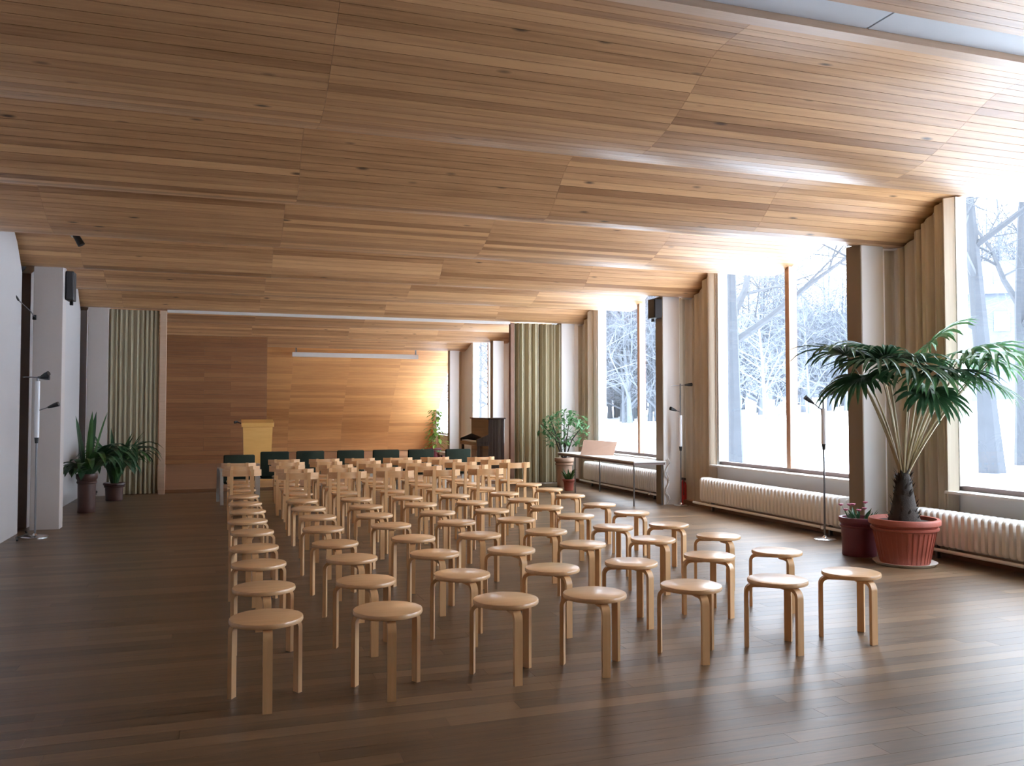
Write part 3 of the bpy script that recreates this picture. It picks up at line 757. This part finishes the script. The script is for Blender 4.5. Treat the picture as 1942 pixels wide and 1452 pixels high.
# --- plants on the stage at the far window
t = thing('climbing_plant', 'yellow green climber in a pot at the far end of the podium window', 'plant', (6.2, 26.0, PZ))
pot(t, .14, .18, .30, M['terracotta_dark'], .02)
MB().tube([(0, 0, .25), (.02, 0, .9), (-.02, 0, 1.5)], [.014, .01, .006], 6).build('stem', M['stem'], t)
mb = MB()
for i in range(170):
    z = rp.uniform(.35, 1.5); a = rp.uniform(0, 2 * PI); r = rp.uniform(.02, .30) * (1.35 - .5 * z)
    blade(mb, (r * math.cos(a), r * math.sin(a), z), (math.cos(a), math.sin(a), rp.uniform(-.8, .4)), rp.uniform(.12, .2), .08, .8, 3)
mb.build('foliage', M['climber'], t, kind='stuff')
for q, (x, yy, l) in enumerate([(5.55, 25.2, 'left small red pot on the podium before the boarded end wall'), (5.95, 24.2, 'right small red pot on the podium, nearer the piano')]):
    t = thing('potted_plant', l, 'plant', (x, yy, PZ)); pot(t, .11, .15, .24, M['terracotta_dark'], .02)
    mb = MB()
    for i in range(18):
        a = rp.uniform(0, 2 * PI); blade(mb, (.04 * math.cos(a), .04 * math.sin(a), .2), (math.cos(a), math.sin(a), .9), rp.uniform(.15, .28), .05, 1.2, 4)
    mb.build('foliage', M['fern'], t, kind='stuff')

# ================================================================== LECTERN, PIANO, SCREEN CASE ON THE PODIUM
t = thing('lectern', 'light orange wooden lectern on the podium before the dark boarded wall', 'lectern', (.63, 19.0, PZ))
t.scale = (1, 1, 1.07)
MB().add([(-.26, -.2, 0), (.26, -.2, 0), (.26, .22, 0), (-.26, .22, 0), (-.30, -.22, 1.05), (.30, -.22, 1.05), (.30, .22, 1.10), (-.30, .22, 1.10)],
         [(3, 2, 1, 0), (4, 5, 6, 7), (0, 1, 5, 4), (1, 2, 6, 5), (2, 3, 7, 6), (3, 0, 4, 7)]).build('body', M['lectern'], t)
MB().add([(-.33, -.26, 1.05), (.33, -.26, 1.05), (.33, .27, 1.115), (-.33, .27, 1.115), (-.33, -.26, 1.13), (.33, -.26, 1.13), (.33, .27, 1.195), (-.33, .27, 1.195)],
         [(3, 2, 1, 0), (4, 5, 6, 7), (0, 1, 5, 4), (1, 2, 6, 5), (2, 3, 7, 6), (3, 0, 4, 7)]).build('desk_top', M['lectern'], t, bevel=.006)
MB().box(-.30, .30, -.21, .2, 0, .05).build('plinth', M['lectern'], t)
mm = MB().tube([(-.33, .0, 1.12), (-.37, -.03, 1.13), (-.41, -.06, 1.15)], .012, 6); mm.tube([(-.41, -.06, 1.15), (-.47, -.10, 1.14)], [.022, .028], 8)
mm.build('microphone', M['black'], t, smooth=True, label='black microphone clipped to the desk edge')

t = thing('upright_piano', 'dark polished upright piano on the podium beside the right partition curtain', 'piano', (5.68, 19.3, PZ))
t.scale = (1, 1, 1.07)
MB().prism([(-.02, 0.04), (.36, .04), (.36, 1.19), (-.02, 1.19)], 'y', -.72, .72).build('case', M['piano'], t, bevel=.008)
MB().box(-.05, .39, -.75, .75, 1.19, 1.22).build('lid', M['piano'], t, bevel=.006)
MB().box(-.30, -.02, -.72, .72, .62, .70).build('key_bed', M['piano'], t, bevel=.005)
for s in (-1, 1):
    MB().prism([(-.30, .70), (-.02, .70), (-.02, .86), (-.12, .82), (-.30, .76)], 'y', s * .70 - .025, s * .70 + .025).build('cheek', M['piano'], t)
    MB().box(-.28, -.22, s * .66 - .03, s * .66 + .03, .03, .62).build('leg', M['piano'], t)
MB().box(-.27, -.13, -.66, .66, .70, .72).build('keyboard', M['ivory'], t, label='ivory keys')
MB().box(-.30, .37, -.73, .73, 0.0, .045).build('plinth', M['piano'], t)
MB().tube([(-.10, -.1, .06), (-.16, -.1, .05)], .012, 6).build('pedal', M['chrome'], t)
st = thing('piano_bench', 'low bench with pale padded seat left of the piano', 'bench', (4.99, 19.4, PZ))
MB().box(-.19, .19, -.38, .38, .42, .50).build('seat', M['ivory'], st, bevel=.015)
for sx in (-1, 1):
    for sy in (-1, 1): MB().box(sx * .15 - .02, sx * .15 + .02, sy * .33 - .02, sy * .33 + .02, 0, .42).build('leg', M['piano'], st)

t = thing('screen_case', 'long white roller screen case high on the boarded end wall', 'screen', (0, 0, 0))
MB().box(1.95, 6.0, 27.66, 27.80, 3.24, 3.38).build('case', M['white'], t, bevel=.012)
for x in (2.05, 5.9): MB().box(x, x + .04, 27.70, 27.75, 3.38, 3.57).build('bracket', M['steel'], t)

# ================================================================== LOUDSPEAKERS, CEILING SPOT
def speaker(x0, x1, y0, y1, z0, z1, label):
    t = thing('loudspeaker', label, 'speaker', (0, 0, 0))
    MB().box(x0, x1, y0 + .02, y1, z0, z1).build('cabinet', M['black'], t, bevel=.01)
    MB().box(x0 + .012, x1 - .012, y0, y0 + .02, z0 + .015, z1 - .015).build('grille', M['dark'], t)
    MB().box((x0 + x1) / 2 - .02, (x0 + x1) / 2 + .02, y1 - .06, y1 - .02, z0 - .05, z0).build('bracket', M['black'], t)
speaker(6.60, 6.748, 12.38, 12.62, 3.04, 3.36, 'black loudspeaker at the top of the second right column')
speaker(-2.028, -1.93, 12.42, 12.66, 2.98, 3.36, 'black loudspeaker at the top of the left column')
t = thing('ceiling_spotlight', 'small black and white spotlight on the ceiling at left', 'lamp', (-1.66, 10.75, zc(10.75)))
MB().lathe([(.0005, -.02), (.04, -.02), (.04, .0), (.0005, .0)], 14, close=False).build('base', M['white'], t)
MB().tube([(-.02, 0, -.02), (.02, -.02, -.06), (.07, -.03, -.15)], [.02, .035, .04], 10).build('head', M['black'], t, smooth=True)
MB().tube([(-.03, 0, -.03), (-.05, 0.0, -.045)], [.03, .035], 10).build('lamp_collar', M['white'], t, smooth=True)

# ================================================================== FLOOR STANDS
def stand(loc, h, label, tube0, tube1, arms, base_r=.15, rz=0):
    t = thing('floor_stand', label, 'stand', loc, rz, 'slim chrome floor stands along the walls')
    MB().lathe([(.0005, 0), (base_r, 0), (base_r, .012), (base_r - .02, .022), (.03, .03), (.015, .05), (.0005, .05)], 24, close=False).build('base', M['chrome'], t, smooth=True)
    MB().tube([(0, 0, .04), (0, 0, h)], .011, 8).build('pole', M['steel'], t, smooth=True)
    MB().tube([(0, 0, tube0), (0, 0, tube1)], .028, 12).build('sleeve', M['tube'], t, smooth=True, label='pale milky sleeve on the pole')
    MB().tube([(0, 0, tube0 - .07), (0, 0, tube0)], [.018, .026], 10).build('clamp', M['black'], t, smooth=True)
    for a, b in arms:
        MB().tube([a, b], .007, 6).build('arm', M['steel'], t)
        d = (Vector(b) - Vector(a)).normalized(); b = Vector(b)
        MB().tube([b - d * .02, b + d * .05, b + d * .11], [.012, .026, .03], 10).build('lamp_head', M['black'], t, smooth=True)
    return t
stand((-2.17, 11.58, 0), 1.93, 'slim chrome floor stand with crossbar head before the left column', 1.20, 1.88,
      [((0, 0, 1.91), (.04, -.02, 1.93)), ((-.16, .02, 1.93), (.02, 0, 1.925)), ((0, 0, 1.52), (.14, -.03, 1.57))])
stand((6.72, 8.42, 0), 1.70, 'slim floor stand with ringed base left of the nearest right column', 1.13, 1.55,
      [((0, 0, 1.52), (-.14, .02, 1.62)), ((0, 0, 1.66), (.10, -.02, 1.72))], .13)
stand((6.93, 12.15, 0), 1.96, 'slim floor stand against the second right column, by the curtain', 0.95, 1.45,
      [((-.16, .01, 1.92), (.10, 0, 1.94)), ((0, 0, 1.50), (-.10, -.02, 1.53))], .12)
def wall_lamp(loc, a, b, label):
    t = thing('clip_lamp', label, 'lamp', loc, 0, 'small dark lamps on the left wall')
    MB().box(-.02, .02, -.02, .02, -.03, .03).build('clip', M['black'], t)
    MB().tube([(0, 0, 0), a, b], .007, 6).build('arm', M['steel'], t)
    d = (Vector(b) - Vector(a)).normalized(); b = Vector(b)
    MB().tube([b - d * .02, b + d * .05, b + d * .10], [.012, .024, .026], 10).build('lamp_head', M['black'], t, smooth=True)
wall_lamp((-2.35, 12.28, 2.72), (-.02, -.10, .06), (-.10, -.45, .17), 'small dark lamp on a thin arm high beside the left column')
wall_lamp((-2.43, 13.3, 1.98), (.06, 0, .01), (.16, -.02, .0), 'upper small lamp on the white wall behind the left column')
wall_lamp((-2.43, 13.42, 1.42), (.08, .0, .07), (.10, -.05, .13), 'lower small lamp on the white wall above the sword fern')

# ================================================================== TABLE AND THINGS ON IT
t = thing('long_table', 'long narrow pale table under the third window', 'table', (6.435, 13.85, 0))
MB().box(-.29, .29, -1.60, 1.70, .690, .715).build('table_top', M['table'], t, bevel=.004)
MB().box(-.28, .28, -1.58, 1.68, .655, .690).build('apron', M['frame_dark'], t)
for sx in (-.25, .25):
    for yy in (-1.52, .9): MB().tube([(sx, yy, 0), (sx, yy, .66)], .014, 8).build('leg', M['steel'], t, smooth=True)
t = thing('display_board', 'brown board leaning back on the pale table top', 'board', (6.46, 14.35, .715), rad(-30))
MB().add([(-.30, -.12, 0), (.30, -.12, 0), (.36, .08, .24), (-.26, .08, .27), (-.30, -.09, 0), (.30, -.09, 0), (.36, .11, .24), (-.26, .11, .27)],
         [(0, 1, 2, 3), (7, 6, 5, 4), (0, 4, 5, 1), (1, 5, 6, 2), (2, 6, 7, 3), (3, 7, 4, 0)]).build('panel', M['cardboard'], t)
MB().box(-.2, .2, .06, .10, 0, .10).build('support', M['cardboard'], t)
t = thing('fire_extinguisher', 'red fire extinguisher on the floor between second column and curtain', 'extinguisher', (6.93, 11.83 + .62, 0))
t.location = (7.13, 12.42, 0)
MB().lathe([(.0005, 0), (.05, 0), (.055, .02), (.055, .30), (.045, .34), (.02, .37), (.02, .39), (.0005, .39)], 16, close=False).build('cylinder', M['red'], t, smooth=True)
MB().box(-.012, .012, -.06, .04, .385, .425).build('handle', M['black'], t)
MB().tube([(0, -.02, .39), (-.03, -.07, .34), (-.03, -.065, .15)], .008, 6).build('hose', M['black'], t)
pts = []
for i in range(26):
    u = i / 25; pts.append((6.80 + .03 * math.sin(u * 16), 12.355 - .012 * (1 + math.sin(u * 23)), .75 - .74 * u))
tag(MB().tube(pts, .012, 6).build('cable', M['white'], smooth=True), 'loose white cable hanging down the second right column', 'cable')
pts = [(-2.30, 11.3, .012), (-2.36, 11.55, .012), (-2.30, 11.85, .012), (-2.37, 12.1, .012)]
tag(MB().tube(pts, .012, 6).build('power_cord', M['black'], smooth=True), 'black power cord on the floor by the left wall', 'cord')

# ================================================================== WINTER TREES
def tree_mesh(name, seed, H, r0, depth=4, nb=(15, 7, 5), first=.18, lean=0.0, mat='tree'):
    r = random.Random(seed); mb = MB()
    def grow(p, d, L, rd, lev):
        n = 6 if lev == 0 else (4 if lev == 1 else 2); pts = [p]; dd = d.copy()
        for i in range(n):
            k = .05 if lev == 0 else .16
            dd = (dd + Vector((r.uniform(-k, k), r.uniform(-k, k), r.uniform(-k, k) * .6 + (.05 if lev else .05)))).normalized()
            pts.append(pts[-1] + dd * (L / n))
        rr = [rd * (1 - .82 * i / n) for i in range(n + 1)]
        if lev == 0: rr[0] *= 1.35
        mb.tube(pts, rr, 8 if lev == 0 else (5 if lev == 1 else 3))
        if lev >= depth - 1: return
        m = nb[min(lev, len(nb) - 1)]
        for j in range(m):
            t = first + (1 - first) * (j + r.random()) / m if lev == 0 else .2 + .8 * (j + r.random()) / m
            f = t * n; i = min(int(f), n - 1); q = pts[i].lerp(pts[i + 1], f - i); base = (pts[i + 1] - pts[i]).normalized()
            az = r.uniform(0, 2 * PI); o = base.orthogonal().normalized(); o = Matrix.Rotation(az, 3, base) @ o
            nd = (base * r.uniform(.35, .9) + o).normalized()
            grow(q, nd, L * (r.uniform(.30, .52) if lev == 0 else r.uniform(.35, .6)) * (1.15 - .5 * t), max(.010, rr[i] * .5), lev + 1)
    grow(Vector((0, 0, -.2)), Vector((lean, 0, 1)).normalized(), H, r0, 0)
    return mb.mesh(name, M[mat])
def place(pxx, dist):
    """ground point seen in the direction of photo column pxx at a depth dist along the view axis"""
    yaw = rad(18.52); cr = (pxx - 971) / 1615 * dist
    return (dist * math.sin(yaw) + cr * math.cos(yaw), dist * math.cos(yaw) - cr * math.sin(yaw))
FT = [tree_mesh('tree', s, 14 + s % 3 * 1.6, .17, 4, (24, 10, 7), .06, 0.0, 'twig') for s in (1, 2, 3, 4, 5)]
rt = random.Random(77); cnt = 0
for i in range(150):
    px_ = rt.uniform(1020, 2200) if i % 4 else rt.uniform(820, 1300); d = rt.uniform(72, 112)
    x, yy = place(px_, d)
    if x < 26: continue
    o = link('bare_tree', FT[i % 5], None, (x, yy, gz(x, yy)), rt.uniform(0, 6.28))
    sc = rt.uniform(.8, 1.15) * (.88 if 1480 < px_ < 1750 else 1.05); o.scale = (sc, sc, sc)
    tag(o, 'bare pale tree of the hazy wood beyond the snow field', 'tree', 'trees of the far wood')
NT = tree_mesh('large_tree', 41, 15, .30, 4, (9, 7, 5), .20)
x, yy = place(1384, 25); o = link('large_tree', NT, None, (x, yy, gz(x, yy)), 2.0); tag(o, 'big bare tree close outside the middle window', 'tree')
NT2 = tree_mesh('large_tree', 43, 14, .26, 4, (10, 7, 5), .25, -.06)
x, yy = place(1880, 22); o = link('large_tree', NT2, None, (x, yy, gz(x, yy)), .4); tag(o, 'bare forked tree outside the nearest window, left one', 'tree')
NT3 = tree_mesh('large_tree', 47, 14, .24, 4, (10, 7, 5), .25, .05)
x, yy = place(1945, 24); o = link('large_tree', NT3, None, (x, yy, gz(x, yy)), 1.4); tag(o, 'bare tree outside the nearest window, right one at the frame edge', 'tree')
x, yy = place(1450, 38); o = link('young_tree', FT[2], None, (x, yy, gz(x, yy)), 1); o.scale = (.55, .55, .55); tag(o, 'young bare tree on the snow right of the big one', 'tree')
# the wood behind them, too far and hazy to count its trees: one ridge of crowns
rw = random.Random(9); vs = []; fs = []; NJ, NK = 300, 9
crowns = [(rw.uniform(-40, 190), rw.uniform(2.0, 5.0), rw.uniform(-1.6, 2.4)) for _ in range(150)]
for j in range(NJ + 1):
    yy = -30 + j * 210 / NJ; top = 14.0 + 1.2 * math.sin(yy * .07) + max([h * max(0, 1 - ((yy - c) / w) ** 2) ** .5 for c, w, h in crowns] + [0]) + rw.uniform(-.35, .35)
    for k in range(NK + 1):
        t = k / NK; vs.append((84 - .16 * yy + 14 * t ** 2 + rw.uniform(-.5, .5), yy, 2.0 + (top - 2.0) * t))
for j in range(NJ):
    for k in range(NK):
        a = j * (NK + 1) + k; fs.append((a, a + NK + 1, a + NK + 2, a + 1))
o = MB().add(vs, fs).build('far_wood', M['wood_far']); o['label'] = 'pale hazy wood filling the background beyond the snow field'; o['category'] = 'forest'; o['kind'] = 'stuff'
# pale house beyond the trees
x, yy = place(1990, 75)
t = thing('house', 'pale house with a sloping snowy roof behind the near trees', 'building', (x, yy, gz(x, yy)), rad(-40))
MB().box(-9, 9, -5, 5, -4, 8.5).build('wall', M['house'], t)
MB().prism([(-5.5, 8.4), (5.5, 8.4), (0, 12.0)], 'x', -9.5, 9.5).build('roof', M['roof'], t)
for fz in (2.0, 5.2):
    for k in range(6): MB().box(-7.6 + k * 2.7, -6.4 + k * 2.7, -5.06, -4.98, fz, fz + 1.7).build('window', M['roof'], t)
